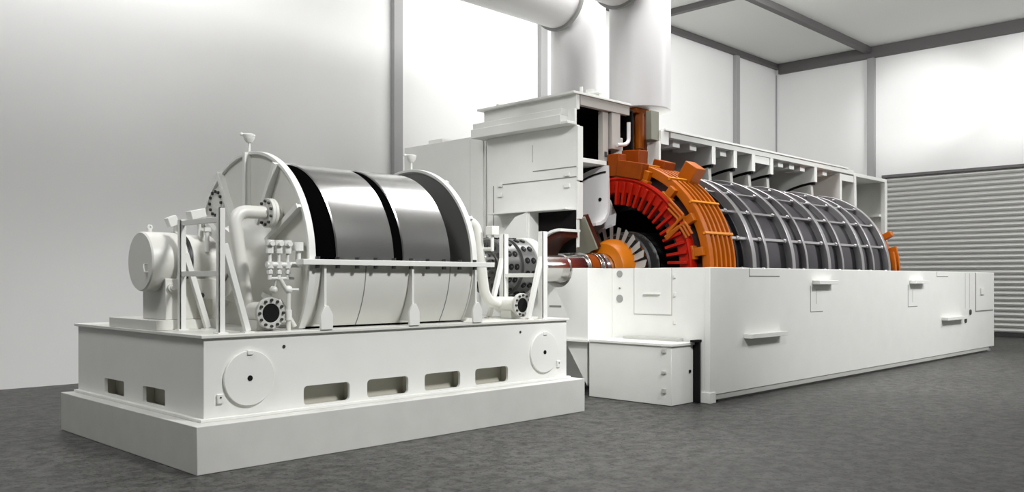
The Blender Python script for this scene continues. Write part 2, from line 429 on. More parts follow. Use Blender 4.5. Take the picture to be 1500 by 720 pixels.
for y in (QY-.16, QY-.27):
    part('stud', MB().cyl((4.17,y,QZ+.10),(4.17,y,QZ+.31),.022,n=12).cyl((4.17,y,QZ+.31),(4.17,y,QZ+.35),.036,n=6), 'white', bp)
part('oil_sight', MB().cyl((3.80,QY-.30,QZ-.26),(3.80,QY-.26,QZ-.26),.045,n=20).cyl((3.80,QY-.315,QZ-.26),(3.80,QY-.30,QZ-.26),.025,n=16), 'shell', bp)
pp = part('name_plate', MB().box(4.06,4.22,QY-.285,QY-.269,ZB+.12,ZB+.30), 'tan', bp)
part('plug', MB().cyl((4.10,QY-.30,QZ-.34),(4.10,QY-.269,QZ-.34),.028,n=16), 'dark', bp)
part('junction_box', MB().cyl((4.12,QY-.2,QZ+.26),(4.12,QY-.2,QZ+.46),.018,n=10).box(-.08,.08,-.06,.06,0,.09, Matrix.Translation((4.10,QY-.20,QZ+.44)) @ Matrix.Rotation(R(-14),4,'Y')), 'white', bp, .006)

# ------------------------------------------------------------------ support stands
def stand(x, ys, zt, dx, label, grp, wide=.06, bars=2):
    t = thing('support_stand', (x, (ys[0]+ys[1])/2, BZ), label, 'stand', grp)
    for y, z in zip(ys, zt):
        part('post', MB().box(x-wide/2, x-wide/2+.012, y-wide/2, y+wide/2, ZB, z).box(x-wide/2, x+wide/2, y-wide/2, y-wide/2+.012, ZB, z), 'white', t, .002)
        part('base_foot', MB().box(x-.05, x+.05, y-.05, y+.05, ZB-.0005, ZB+.012), 'white', t)
        part('brace', MB().bar((x+dx*.12, y, z-.33), (x+dx, y, ZB+.012), .055, .055, up=(0,1,0)), 'white', t, .003)
        part('brace_foot', MB().box(x+dx-.05, x+dx+.05, y-.05, y+.05, ZB-.0005, ZB+.01), 'white', t)
    for z in (1.76, min(zt)-.03)[:bars]:
        part('crossbar', MB().box(x-.02, x+.02, ys[0]+.03, ys[1]-.03, z-.03, z+.02), 'white', t, .003)
    return t
stand(3.87, (7.585, 8.385), (2.36, 2.29), .27, 'white braced angle iron stand at the bearing end of the skid', 'angle iron stands on the skid')
stand(8.2, (7.52, 8.22), (2.31, 2.30), -.27, 'white braced angle iron stand at the coupling end of the skid', 'angle iron stands on the skid', .085, 1)

# ------------------------------------------------------------------ oil pipes with open flanges
def bolt_ring(parent, c, ax, a, r, n, br, h, m='dark', nm='flange_bolt'):
    for i in range(n):
        t = 2*PI*i/n
        if ax == 'x': p0 = Vector((a, c[0]+r*math.sin(t), c[1]+r*math.cos(t))); d = Vector((h,0,0))
        else: p0 = Vector((c[0]+r*math.sin(t), a, c[1]+r*math.cos(t))); d = Vector((0,h,0))
        part(nm, MB().cyl(p0, p0+d, br, n=8), m, parent)
def oilpipe(path, fl_at, fx, stub_x, fy, label):
    t = thing('oil_pipe', (stub_x, fy+.2, BZ), label, 'pipe', 'oil pipes on the skid')
    part('pipe', MB().sweep(bend(path, .17, 10), .066, 24), 'shell', t)
    c = (fl_at[0], fl_at[1])
    s = -1 if fx < 6 else 1
    a = fx
    f = part('cover_flange', MB().ring(c, a, a+.035, .02, .15, n=40).ring(c, a-s*.037-.0, a-s*.037+.034, .02, .15, n=40).cyl((a-s*.04, *c), (a-s*.15, *c), .075), 'shell', t, .003)
    bolt_ring(f, c, 'x', a+(.035 if s > 0 else -.02), .12, 10, .015, .02)
    # lower stub with open flange towards the front
    zc = 1.375
    part('stub', MB().cyl((stub_x, fy+.02, zc), (stub_x, fy+.42, zc), .105), 'shell', t)
    of = part('open_flange', MB().ring((stub_x,zc), fy, fy+.045, .092, .152, axis='y', n=48), 'grey', t, .004)
    part('bore', MB().cyl((stub_x, fy+.006, zc), (stub_x, fy+.018, zc), .094), 'rubber', t)
    bolt_ring(of, (stub_x,zc), 'y', fy-.02, .127, 12, .014, .022)
    part('saddle', MB().box(stub_x-.09, stub_x+.09, fy+.12, fy+.30, ZB, zc-.07), 'shell', t, .004)
oilpipe([(4.58,8.05,2.38),(4.24,8.05,2.38),(4.36,7.98,1.40),(4.38,8.0,1.375)], (8.05,2.38), 4.60, 4.40, 7.60,
        'white bent oil pipe with open bolted flange in front of the ribbed near end cover')
oilpipe([(7.2,8.05,2.42),(7.48,8.0,2.42),(7.60,7.95,1.45),(7.98,8.05,1.375)], (8.05,2.42), 7.17, 8.0, 7.68,
        'white bent oil pipe with open bolted flange beside the coupling stand')

# ------------------------------------------------------------------ valve manifold
tv = [o for o in bpy.data.objects if o.name == 'oil_pipe.001'][0]
part('pipe_valve', MB().box(7.50,7.62,7.72,7.84,2.25,2.36).cyl((7.56,7.78,2.05),(7.56,7.78,2.26),.022,n=12).cyl((7.56,7.78,2.08),(7.56,7.95,2.08),.022,n=12), 'white', tv, .006)
vm = thing('valve_manifold', (4.55, 7.66, 1.7), 'cluster of small white valves left of the split flange', 'valves')
vy = 7.62
for i, x in enumerate((4.395, 4.492, 4.589)):
    v = part('valve', MB().cyl((x,vy,1.955),(x,vy,2.03),.036,n=6).cyl((x,vy,2.03),(x,vy,2.085),.045,n=12).cyl((x,vy,1.86),(x,vy,1.96),.017,n=12)
         .cyl((x,vy,1.81),(x,vy,1.875),.036,n=6).cyl((x,vy,1.70),(x,vy,1.815),.019,n=12).cyl((x,vy,1.755),(x,vy,1.79),.03,n=8), 'white', vm)
    part('valve_cap', MB().cyl((x,vy-.06,2.05),(x,vy-.03,2.05),.026,n=12), 'white', v)
part('header', MB().cyl((4.36,vy,1.845),(4.72,vy,1.845),.028,n=16).cyl((4.38,vy,1.712),(4.66,vy,1.712),.014,n=12), 'white', vm)
part('gauge', MB().cyl((4.712,vy,1.87),(4.712,vy,1.99),.028,n=12).cyl((4.712,vy,1.985),(4.712,vy,2.07),.058,n=20).cyl((4.712,vy,1.83),(4.712,vy,1.875),.04,n=12), 'white', vm)
part('drain_pipe', MB().sweep(bend([(4.50,vy,1.712),(4.56,vy,1.62),(4.60,vy,1.58),(4.60,vy,1.2)],.05),.024,12), 'shell', vm)
dv = part('drain_valve', MB().ball((4.60,vy-.0,1.60),.042,14).cyl((4.60,vy,1.60),(4.68,vy-.06,1.60),.012,n=8).cyl((4.60,vy,1.30),(4.60,vy,1.40),.036,n=12), 'white', vm)
part('drain_knob', MB().ball((4.46,7.66,1.60),.04,14).cyl((4.46,7.66,1.60),(4.47,7.63,1.71),.012,n=8), 'shell', dv)
part('slant_pipe', MB().cyl((4.545,7.71,1.50),(4.68,7.64,1.23),.028,n=12), 'shell', vm)

# ------------------------------------------------------------------ generator
GY, GZ = 8.75, 1.87
GC = (GY, GZ)
TX0, TX1, TY0, TY1, TZ = 10.45, 23.09, 6.47, 11.03, 1.868
gb = thing('generator_tub', (16.8, 8.75, 0), 'long white rectangular generator base with small ledges, standing on the floor', 'machine base')
part('front_wall', MB().box(TX0, TX1, TY0, TY0+.09, .11, TZ), 'white', gb, .006)
# left end wall with a corner post; its sill stands on a foot
notch = [(TY0+.09, .11), (TY0+.09, TZ), (8.16, TZ), (8.16, .11)]
part('end_wall', MB().prism(notch, 'x', TX0+.0, TX0+.09), 'white', gb)
part('end_wall', MB().box(TX0, TX0+.09, 9.34, TY1-.06, .11, TZ).box(TX0, TX0+.09, 8.16, 9.34, .11, .80), 'white', gb)
part('end_wall', MB().box(TX1-.09, TX1, TY0+.09, TY1-.06, .11, TZ), 'white', gb)
part('rear_wall', MB().box(TX0, TX1, TY1-.06, TY1, .11, TZ), 'white', gb)
part('rim_plate', MB().box(TX0+.09, TX1-.09, TY0+.09, 6.98, TZ-.04, TZ-.002), 'white', gb)
part('toe_kick', MB().box(TX0+.3, TX1-.08, TY0+.05, TY1-.1, 0, .11), 'midgrey', gb)
part('toe_rail', MB().box(TX0+.12, TX1-.35, TY0+.012, TY0+.05, .035, .109), 'grey', gb, .003)
part('corner_foot', MB().box(TX0-.03, TX0+.12, TY0-.02, TY0+.28, 0, .15), 'white', gb, .006)
def ledge(x0, x1, z):
    part('ledge', MB().box(x0, x1, TY0-.13, TY0+.001, z-.035, z+.03), 'white', gb, .004)
ledge(11.35, 12.45, .885); ledge(13.52, 14.22, 1.655); ledge(17.70, 18.42, 1.655); ledge(19.5, 20.75, .872)
def outline(parent, x0, x1, z0, z1, sides, w=.014, nm='panel_seam'):
    m = MB(); y0, y1 = TY0-.003, TY0+.001
    if 'l' in sides: m.box(x0, x0+w, y0, y1, z0, z1)
    if 'r' in sides: m.box(x1-w, x1, y0, y1, z0, z1)
    if 'b' in sides: m.box(x0+(w if 'l' in sides else 0), x1-(w if 'r' in sides else 0), y0, y1, z0, z0+w)
    if 't' in sides: m.box(x0+(w if 'l' in sides else 0), x1-(w if 'r' in sides else 0), y0, y1, z1-w, z1)
    return part(nm, m, 'seam', parent)
outline(gb, 11.5, 12.42, 1.742, 1.865, 'lb'); outline(gb, 13.45, 13.9, 1.17, 1.6, 'lb'); outline(gb, 17.62, 18.12, 1.16, 1.6, 'lb')
outline(gb, 19.2, 19.9, 1.757, 1.865, 'lb'); outline(gb, 21.0, 21.3, 1.05, 1.84, 'lr', .01)
part('slit', MB().box(13.66, 13.675, TY0-.003, TY0+.001, 1.3, 1.54).box(17.86, 17.875, TY0-.003, TY0+.001, 1.25, 1.5), 'grey', gb)
dr = part('access_door', MB().box(21.72, 23.0, TY0-.012, TY0+.001, .985, 1.855), 'white', gb, .003)
part('door_gap', MB().box(21.69, 21.72, TY0-.006, TY0+.001, .96, 1.86).box(21.72, 23.0, TY0-.006, TY0+.001, .96, .985), 'seam', dr)
part('door_latch', MB().box(22.0, 22.25, TY0-.04, TY0-.012, 1.35, 1.5), 'white', dr, .006)
for x, z in ((21.33,.965), (21.0,.79)):
    part('socket', MB().cyl((x,TY0-.02,z),(x,TY0+.001,z),.06,n=16), 'dark', gb)
# fittings on the left end wall
def xd(y, z, r, m, nm, d=.012): return part(nm, MB().cyl((TX0-d,y,z),(TX0+.001,y,z),r,n=24), m, gb)
xd(8.018, 1.785, .05, 'midgrey', 'port'); xd(8.018, 1.415, .058, 'midgrey', 'port'); xd(8.018, 1.57, .014, 'seam', 'port')
ap = part('access_panel', MB().box(TX0-.012, TX0+.001, 7.10, 7.745, 1.20, 1.865), 'white', gb, .003)
part('panel_gap', MB().box(TX0-.006, TX0+.001, 7.088, 7.10, 1.188, 1.865).box(TX0-.006, TX0+.001, 7.745, 7.757, 1.188, 1.865).box(TX0-.006, TX0+.001, 7.10, 7.745, 1.188, 1.20), 'grey', ap)
part('panel_handle', MB().box(TX0-.05, TX0-.012, 7.28, 7.56, 1.485, 1.505), 'white', ap, .004)
for z in (1.75, 1.49, 1.1):
    part('hinge', MB().box(TX0-.02, TX0+.001, 7.02, 7.055, z-.03, z+.03), 'white', gb, .003)
# bearing block on the left end, notched for the shaft
pts = [(8.165,.82),(8.165,TZ)]
for i in range(25):
    t = PI*i/24; pts.append((GY-.29*math.cos(t), TZ-.29*math.sin(t)))
pts += [(9.335,TZ),(9.335,.82)]
bb = part('bearing_block', MB().prism(pts, 'x', 9.88, TX0+.09), 'white', gb, .005)
part('block_shelf', MB().box(9.84, TX0, 8.12, 9.36, .785, .82), 'white', gb, .004)
part('gusset', MB().prism([(8.22,.784),(8.66,.784),(8.22,.14)], 'x', 9.93, 9.97), 'white', gb, .003)
part('block_slot', MB().box(9.875, 9.881, 8.68, 8.92, 1.285, 1.31), 'seam', bb)

# ------------------------------------------------------------------ auxiliary cabinet beside the base
cb = thing('oil_cabinet', (10.1, 7.4, 0), 'small white cabinet on the floor at the left end of the generator base', 'cabinet')
part('cabinet_body', MB().box(9.845, 10.37, 6.69, 8.113, 0.004, .80), 'white', cb, .006)
part('cabinet_top', MB().box(9.82, 10.40, 6.665, 8.09, .80, .835), 'white', cb, .004)
part('rubber_seal', MB().box(10.374, 10.419, 6.60, 6.70, .005, .84).box(10.25, 10.444, 6.60, 6.66, .84, .87), 'rubber', cb)
part('cable_tray', MB().box(10.30, 10.44, 6.9, 7.85, .836, .87), 'grey', cb)
for z, r in ((.74,.018), (.45,.012), (.2,.02)):
    part('cabinet_catch', MB().box(9.815, 9.846, 6.80-.03, 6.80+.03, z-r*1.5, z+r*1.5), 'grey', cb, .004)
part('lock', MB().box(10.26, 10.30, 6.675, 6.691, .42, .46), 'rubber', cb)

# ------------------------------------------------------------------ generator casing, cut open along the middle
CYC = 8.82
gc = thing('generator_casing', (16.5, 10, TZ), 'white generator casing cut open to show its ribs and the core', 'machine casing')
zt = TZ + .002
part('roof', MB().box(12.96, 20.6, CYC, 11.0, 4.20, 4.30).box(20.6, 22.6, CYC+.0, 11.0, 4.17, 4.25), 'white', gc, .004)
part('roof_edge', MB().box(12.75, 20.25, CYC-.03, CYC+.06, 4.301, 4.335), 'white', gc, .003)
part('rear_panel', MB().box(10.6, 22.6, 11.0, 11.05, zt, 4.30), 'white', gc)
part('interior_shade', MB().box(10.6, 14.2, 10.93, 10.97, zt, 4.1), 'unlit', gc)  # dark sheet painting in the unlit inside of the casing
part('end_plate', MB().box(22.55, 22.63, CYC, 11.0, zt, 4.17), 'white', gc, .004)
part('end_frame', MB().box(22.47, 22.55, CYC, CYC+.1, zt, 4.17).box(22.35, 22.55, CYC+.1, 11, 3.3, 3.36).box(21.9,21.95,CYC+.5,11,zt,4.17), 'white', gc)
def web(x, w=.12, z1=4.2):
    pts = [(CYC, z1), (11.0, z1), (11.0, 2.6)]
    r = 2.0
    a1 = math.degrees(math.asin((11.0-GY)/r)) if 11.0-GY < r else 70
    a0 = math.degrees(math.asin((CYC-GY)/r))
    for i in range(21):
        a = R(68 + (a0-68)*i/20); pts.append((GY+r*math.sin(a), GZ+r*math.cos(a)))
    pts.append((CYC, GZ+r*math.cos(R(a0))))
    wb = part('frame_web', MB().prism(pts, 'x', x, x+w), 'white', gc, .004)
    part('web_seal', MB().ring(GC, x+.02, x+w-.02, 1.945, 1.999, 3, 70, 24), 'rubber', wb)
    part('web_foot', MB().ring(GC, x+.01, x+w-.01, 1.69, 1.945, 5, 70, 24), 'grey', wb)
for x in (14.32, 15.10, 15.80, 16.55, 18.55): web(x)
for x in (19.85, 20.65):
    part('frame_web', MB().box(x, x+.10, CYC, 11.0, 2.6, 4.17), 'white', gc, .004)
for x in (13.2, 13.75, 14.8, 17.1, 17.6, 18.1, 19.2):
    part('roof_block', MB().box(x, x+.22, CYC+.12, CYC+.5, 4.08, 4.199), 'white', gc, .004)
part('bay_panel', MB().box(15.93, 16.54, CYC+.02, CYC+.05, 4.05, 4.199), 'white', gc)
part('bay_panel', MB().box(19.96, 20.64, CYC+.02, CYC+.05, 4.02, 4.169), 'white', gc)
part('bay_shelf', MB().box(19.96, 22.4, CYC+.4, 10.9, 3.10, 3.14), 'white', gc)
# terminal tower at the left end
tw0, tw1 = 8.86, 10.87
part('tower_end', MB().prism([(tw0,GZ+.34),(tw0,4.12),(tw1,4.12),(tw1,zt),(GY+.34,zt)]+[(GY+.34*math.cos(R(a)),GZ+.34*math.sin(R(a))) for a in (15,30,45,60)], 'x', 10.452, 10.52), 'white', gc, .004)
part('tower_edge', MB().box(10.44, 10.56, tw0-.035, tw0, 3.25, 4.1).box(10.44, 10.56, tw0-.035, tw0, 2.65, 3.22), 'white', gc, .003)
part('tower_band', MB().box(10.22, 10.60, 9.0, 11.05, 4.12, 4.27).box(10.25, 10.60, 9.0, 11.03, 4.27, 4.37), 'white', gc, .006)
part('band_bracket', MB().box(10.23, 10.45, 8.86, 9.0, 4.12, 4.16).box(10.40, 10.45, 8.86, 9.0, 4.16, 4.37), 'white', gc, .004)
part('tower_upper', MB().box(10.44, 10.52, tw0, 10.95, 4.37, 4.60).box(10.52, 12.1, 10.90, 10.95, 4.3, 4.60), 'white', gc, .004)
part('tower_roof', MB().prism([(10.34,8.83),(11.82,8.83),(12.1,9.2),(12.1,11.02),(10.34,11.02)], 'z', 4.60, 4.635), 'white', gc, .003)
part('tower_beam', MB().box(10.53, 11.80, tw0-.01, tw0+.08, 4.44, 4.599), 'dust', gc, .004)
part('tower_shade', MB().box(10.53, 12.1, 9.9, 9.94, 3.63, 4.595), 'unlit', gc)  # black panels stand in for the shade of the tower cavity
part('tower_shade', MB().box(12.1, 12.14, 9.03, 10.9, 3.63, 4.595), 'unlit', gc)
part('tower_shade', MB().box(10.53, 12.1, 9.03, 9.9, 4.57, 4.597), 'unlit', gc)
part('tower_floor', MB().box(10.57, 11.2, tw0+.0, 10.2, 3.55, 3.62), 'white', gc, .004)
part('tower_post', MB().box(11.15, 11.29, 8.90, 9.00, 3.63, 4.44), 'dust', gc, .005)
part('tower_post', MB().box(11.34, 11.56, 8.86, 9.03, 3.84, 4.435), 'dust', gc, .005)
part('post_bolt', MB().box(11.19, 11.25, 8.886, 8.90, 3.70, 3.78), 'dark', gc)
part('terminal_post', MB().box(12.43, 12.66, 8.86, 8.97, 4.12, 4.62), 'olive', gc, .005)
part('terminal_bracket', MB().box(12.661, 12.9, CYC, CYC+.1, 4.06, 4.30).box(12.60, 12.66, CYC, CYC+.25, 3.7, 4.099), 'white', gc, .004)
part('roof_stub', MB().cyl((11.0,8.99,4.636),(11.0,8.99,4.76),.11).cyl((11.0,8.99,4.68),(11.0,8.99,4.71),.14).box(10.80,10.83,9.05,9.1,4.636,4.80), 'white', gc, .003)
part('lifting_lug', MB().box(10.45,10.6,10.6,10.66,4.636,4.69), 'white', gc, .003)
# panel lines and fittings of the tower end
part('panel_seam', MB().box(10.446,10.451,tw0,10.5,3.30,3.315).box(10.446,10.451,tw0,9.8,3.46,3.475).box(10.446,10.451,10.72,10.735,2.0,3.3), 'seam', gc)
part('slit', MB().box(10.446,10.451,9.80,9.815,3.62,3.9), 'grey', gc)
for y, z in ((10.55,3.30), (10.55,3.13), (9.05,3.36), (9.05,3.18)):
    part('latch', MB().box(10.42,10.451,y-.05,y+.05,z-.03,z+.03), 'white', gc, .004)
# hood over the shaft opening
hd = part('shaft_hood', MB().prism([(10.35,2.35),(9.95,2.72),(9.68,2.78),(9.68,2.25),(10.35,2.25)], 'x', 10.18, 10.23)
     .box(10.18,10.45,tw0,10.6,2.785,2.81).box(10.22,10.45,9.66,9.70,2.25,2.785), 'white', gc, .003)
part('hood_shade', MB().box(10.43, 10.449, 8.87, 9.66, 2.12, 2.785), 'unlit', hd)  # black sheet for the shade inside the hood opening
part('bearing_cap', MB().ring(GC, 9.90, 10.36, .56, .60, -4, 88, 40), 'white', gc, .003)
part('bearing_liner', MB().ring(GC, 9.96, 10.36, .48, .559, 2, 88, 40), 'brown', gc)
part('seal_cone', MB().lathe(GC, [(10.535,.80),(10.555,.82),(10.86,.33),(10.83,.31)], 2, 88, 48), 'olive', gc)
part('seal_edge', MB().lathe(GC, [(10.56,.83),(10.63,.86),(10.93,.36),(10.865,.33)], 2, 88, 48), 'brown', gc)

# fan shroud, the rear half of a bell
sh = thing('fan_shroud', (11.1, 9.4, 2.6), 'smooth light grey fan shroud cut in half above the fan', 'shroud')
def arcp(pts, th=.05):
    """profile line (x, r) thickened"""
    L = []; Rr = []
    for i, p in enumerate(pts):
        a = Vector(pts[max(i-1,0)]); b = Vector(pts[min(i+1,len(pts)-1)]); d = (b-a).normalized(); n = Vector((-d.y, d.x))
        L.append(tuple(Vector(p)+n*th/2)); Rr.append(tuple(Vector(p)-n*th/2))
    return L + Rr[::-1]
bell = [(11.17,1.675),(11.17,1.2),(11.165,1.0),(11.13,.88),(11.05,.78),(10.95,.73),(10.82,.71)]
part('bell', MB().lathe(GC, arcp(bell), 2, 178, 72), 'duct', sh)
part('bell_stripe', MB().lathe(GC, [(11.125,1.56),(11.125,1.585),(11.15,1.585),(11.15,1.56)], 3, 60, 48), 'rubber', sh)
part('shroud_lip', MB().lathe(GC, arcp([(11.2,1.28),(11.36,1.12),(11.46,.92),(11.40,.74),(11.33,.72)], .04), 8, 172, 72), 'duct', sh)
part('bell_hole', MB().cyl((11.13,8.95,3.0),(11.146,8.95,3.0),.03,n=12), 'rubber', sh)

# ------------------------------------------------------------------ cooler enclosure behind the flywheel
ce = thing('cooler_enclosure', (11.8, 12.2, 0), 'tall white box enclosure left of the tower behind the flywheel', 'enclosure')
part('enclosure_body', MB().box(10.6, 14.4, 11.07, 13.35, 0.003, 4.24), 'white', ce, .006)
part('enclosure_panel', MB().box(10.575, 10.6, 11.12, 11.45, .1, 4.22), 'white', ce, .003)
part('panel_seam', MB().box(10.596,10.601,11.46,11.475,1.9,4.2), 'seam', ce)
part('roof_duct', MB().box(10.7,11.3,12.35,12.75,4.241,4.33), 'white', ce, .005)

# ------------------------------------------------------------------ stator core
st = thing('stator_core', (15.4, GY, .12), 'dark cylindrical stator core with grey rings and bars inside the open casing', 'generator core')
part('core_body', MB().lathe(GC, [(12.78,1.15),(12.78,1.54),(18.5,1.54),(18.5,1.15)], n=128), 'core', st)
part('core_front', MB().lathe(GC, [(12.14,1.15),(12.14,1.50),(12.78,1.50),(12.78,1.15)], n=128), 'corebl', st)
maj = [12.82, 14.17, 15.56, 17.05, 18.36]
minor = [13.29, 14.71, 16.18, 17.61]
for x in maj:
    part('core_ring', MB().ring(GC, x-.085, x+.03, 1.5, 1.66, n=144), 'ringsteel', st, .006)
for x in minor:
    part('core_ring', MB().ring(GC, x-.045, x+.025, 1.5, 1.635, n=144), 'ringsteel', st, .005)
for x in (12.40, 12.60):
    part('core_ring', MB().ring(GC, x-.015, x+.015, 1.48, 1.575, n=144), 'core', st, .004)
edges = sorted(maj+minor)
for a, b in zip(edges[:-1], edges[1:]):
    w = b-a
    part('core_plate', MB().ring(GC, a+.10, a+w*.62, 1.53, 1.572, n=144), 'corepl', st, .004)
knob = None
for t in range(-90, 91, 18):
    tt = R(t); u = Vector((0, math.sin(tt), math.cos(tt)))
    c = Vector((0, GY, GZ))
    kb = part('key_bar', MB().bar(Vector((12.3,0,0))+c+u*1.572, Vector((18.36,0,0))+c+u*1.572, .045, .07, up=u), 'ringsteel', st, .004)
    if t < 1:
        for x in maj[1:] + [12.6] + minor:
            part('key_knob', MB().ball(Vector((x-.13,0,0))+c+u*1.61, .035, 10), 'ringsteel', kb)

# ------------------------------------------------------------------ end winding
ew = thing('end_winding', (11.6, GY, .12), 'orange and red end winding with radial coil bars at the open core end', 'winding')
OR = 1.72
part('press_ring', MB().ring(GC, 11.36, 11.47, 1.585, OR, n=144), 'orange', ew, .006)
part('gap_shade', MB().ring(GC, 11.44, 11.472, 1.44, 1.584, n=96), 'corebl', ew)  # black ring painting the dark of the openings inside the press ring
part('fin_drum', MB().ring(GC, 11.475, 12.10, 1.44, 1.63, n=144), 'rust', ew)
for x in (11.56, 11.69, 11.82, 11.95, 12.08):
    part('cooling_fin', MB().ring(GC, x-.022, x+.022, 1.6, OR, n=144), 'orange', ew, .004)
for t in range(-90, 91, 18):
    tt = R(t); u = Vector((0, math.sin(tt), math.cos(tt))); c = Vector((0, GY, GZ))
    part('fin_tie', MB().bar(Vector((11.33,0,0))+c+u*(OR), Vector((12.12,0,0))+c+u*(OR), .035, .05, up=u), 'tie', ew, .004)
# coil basket
part('coil_basket', MB().lathe(GC, [(11.33,1.22),(11.28,1.24),(11.25,1.42),(11.22,1.45),(11.23,1.48),(11.30,1.485),(11.5,1.42),(11.8,1.36),(11.8,1.28),(11.5,1.22)], n=128), 'red', ew)
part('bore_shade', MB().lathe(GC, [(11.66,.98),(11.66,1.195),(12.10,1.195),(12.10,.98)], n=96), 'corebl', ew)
for i in range(-14, 1):
    t = R(i*6.4 - 2); tw = R(-.8)
    u0 = Vector((0, math.sin(t), math.cos(t))); u1 = Vector((0, math.sin(t+tw*1.6), math.cos(t+tw*1.6)))
    c = Vector((0, GY, GZ))
    part('coil_bar', MB().bar(c+u0*1.04+Vector((11.28,0,0)), c+u1*1.41+Vector((11.245,0,0)), .048, .085, up=(1,0,0)), 'red', ew, .008)
# connection leads and brackets
def polar(t, r, x): return Vector((x, GY+r*math.sin(R(t)), GZ+r*math.cos(R(t))))
for k in range(3):
    q = k*.055
    part('connection_lead', MB().sweep(bend([polar(-46-k*2, 1.53-q, 11.19), polar(-60, 1.58-q, 11.20), polar(-62-k, 1.20, 11.20-k*.01)],.05,4), .021, 8), 'orange', ew)
    part('connection_lead', MB().sweep(bend([polar(-67+k, 1.14, 11.21-k*.01), polar(-63.5, 1.56-q, 11.18), polar(-71-k*.5, 1.58-q, 11.22)],.05,4), .021, 8), 'orange', ew)
for t in (-81, -62, -42, -22, -4):
    m = MB()
    a = polar(t-3.5, 1.40, 11.15); 
    m.bar(polar(t, 1.45, 11.32), polar(t, 1.66, 11.32), .13, .10, up=(1,0,0))
    m.bar(polar(t+4, 1.495, 11.31), polar(t-4, 1.495, 11.31), .05, .12, up=(1,0,0))
    part('winding_bracket', m, 'orange', ew, .008)
# blocks on top of the ring
for (t, x0, x1, r0, r1, w) in ((-34,11.80,12.06,1.60,1.98,.26), (-3,11.55,11.8,1.6,1.95,.36), (0,11.22,11.42,1.5,1.86,.24), (-17,11.75,12.05,1.6,1.84,.24), (8,11.85,12.08,1.6,1.86,.26), (-12,11.2,11.38,1.48,1.74,.50)):
    part('terminal_block', MB().bar(polar(t,r0,(x0+x1)/2), polar(t,r1,(x0+x1)/2), w, x1-x0, up=(1,0,0)), 'orange' if t < -20 or t > 0 else 'orange2', ew, .012)
# far end
part('far_ring', MB().ring(GC, 18.52, 18.60, 1.3, 1.70, -100, -76, 24).ring(GC, 18.68, 18.74, 1.3, 1.72, -100, -72, 24).ring(GC, 18.515, 18.95, 1.2, 1.5, -180, 180, 96), 'orange', ew, .004)
part('far_lug', MB().bar(polar(-62,1.5,18.8), polar(-62,1.72,18.8), .12, .16, up=(1,0,0)), 'orange', ew, .01)

# ------------------------------------------------------------------ generator rotor with fan
gr = thing('generator_rotor', (11.2, GY, GZ), 'steel generator shaft with amber fan hub and pale fan blades', 'rotor')
part('shaft', MB().lathe((GY, GZ), [(9.31,.02),(9.31,.20),(9.95,.20),(9.95,.215),(10.35,.215),(10.35,.19),(11.0,.19),(18.9,.19),(18.9,.02)], n=48), 'steel2', gr)
part('journal', MB().lathe(GC, [(10.40,.1),(10.40,.225),(10.62,.225),(10.62,.1)], n=48), 'orange2', gr)
for x in (10.38, 10.63, 10.70):
    part('collar', MB().ring(GC, x, x+.025, .1, .25, n=48), 'steel2', gr, .003)
part('journal', MB().lathe(GC, [(10.73,.1),(10.73,.24),(10.78,.25),(10.80,.235),(10.84,.25),(10.86,.235),(10.90,.25),(10.95,.24),(10.95,.1)], n=48), 'steel2', gr)
part('fan_hub', MB().lathe(GC, [(10.96,.24),(10.96,.40),(10.98,.42),(11.16,.48),(11.26,.48),(11.26,.24)], n=72), 'amber', gr, .006)
proto = None
for i in range(26):
    t = 360*i/26
    u = Vector((0, math.sin(R(t)), math.cos(R(t)))); v = Vector((0, math.cos(R(t)), -math.sin(R(t))))
    c = Vector((11.19, GY, GZ)); vs = []
    for r, wd, sk_ in ((.46,.075,.02), (.56,.095,.03), (.675,.105,.035)):
        for sx, sv in ((-1,-1),(1,1)):
            for th in (-.006, .006):
                vs.append(c+u*r+Vector((sx*sk_,0,0))+v*(sv*wd*.55+th*(1)) + Vector((-sv*th,0,0)))
    fs = []
    for k in range(2):
        b = k*4
        fs += [(b,b+1,b+5,b+4),(b+3,b+2,b+6,b+7),(b+1,b+3,b+7,b+5),(b+2,b,b+4,b+6)]
    fs += [(0,2,3,1),(8,9,11,10)]
    part('fan_blade', MB().add(vs, fs), 'blade', gr)
part('retaining_ring', MB().lathe(GC, [(11.40,.3),(11.40,.56),(11.43,.60),(11.64,.60),(11.64,.3)], n=72), 'dark', gr)
part('ring_edge', MB().ring(GC, 11.385, 11.40, .55, .575, n=72).ring(GC, 11.64, 11.66, .59, .625, n=72), 'steel2', gr)
part('rotor_body', MB().lathe(GC, [(11.66,.2),(11.66,.62),(18.6,.62),(18.6,.2)], n=72), 'corebl', gr)

# ------------------------------------------------------------------ bus ducts
def duct(cx, cy, zb, z_h, label, x_end):
    t = thing('bus_duct', (cx, cy, zb), label, 'bus duct', 'thick white bus ducts over the generator')
    r = .55
    part('riser', MB().lathe((cx,cy), [(zb,.001),(zb,r-.015),(zb+.015,r),(z_h+.45,r),(z_h+.45,.001)], n=72, axis='z'), 'duct', t, ang=40)
    part('run', MB().lathe((cy, z_h), [(x_end,.001),(x_end,r+.03),(cx-.5,r+.03),(cx-.5,.001)], n=72), 'duct', t)
    part('run_flange', MB().ring((cy, z_h), cx-.62, cx-.55, .4, r+.085, n=72), 'midgrey', t, .006)
    part('riser_collar', MB().ring((cx,cy), z_h+.45, z_h+.52, .3, r+.05, axis='z', n=72), 'grey', t, .006)
    return t
duct(12.84, 9.40, 4.715, 7.08, 'front white bus duct riser ending above the amber terminal', 1.0)
duct(13.37, 11.30, 4.32, 7.18, 'rear white bus duct riser, left of the front one and behind the tower', 1.0)

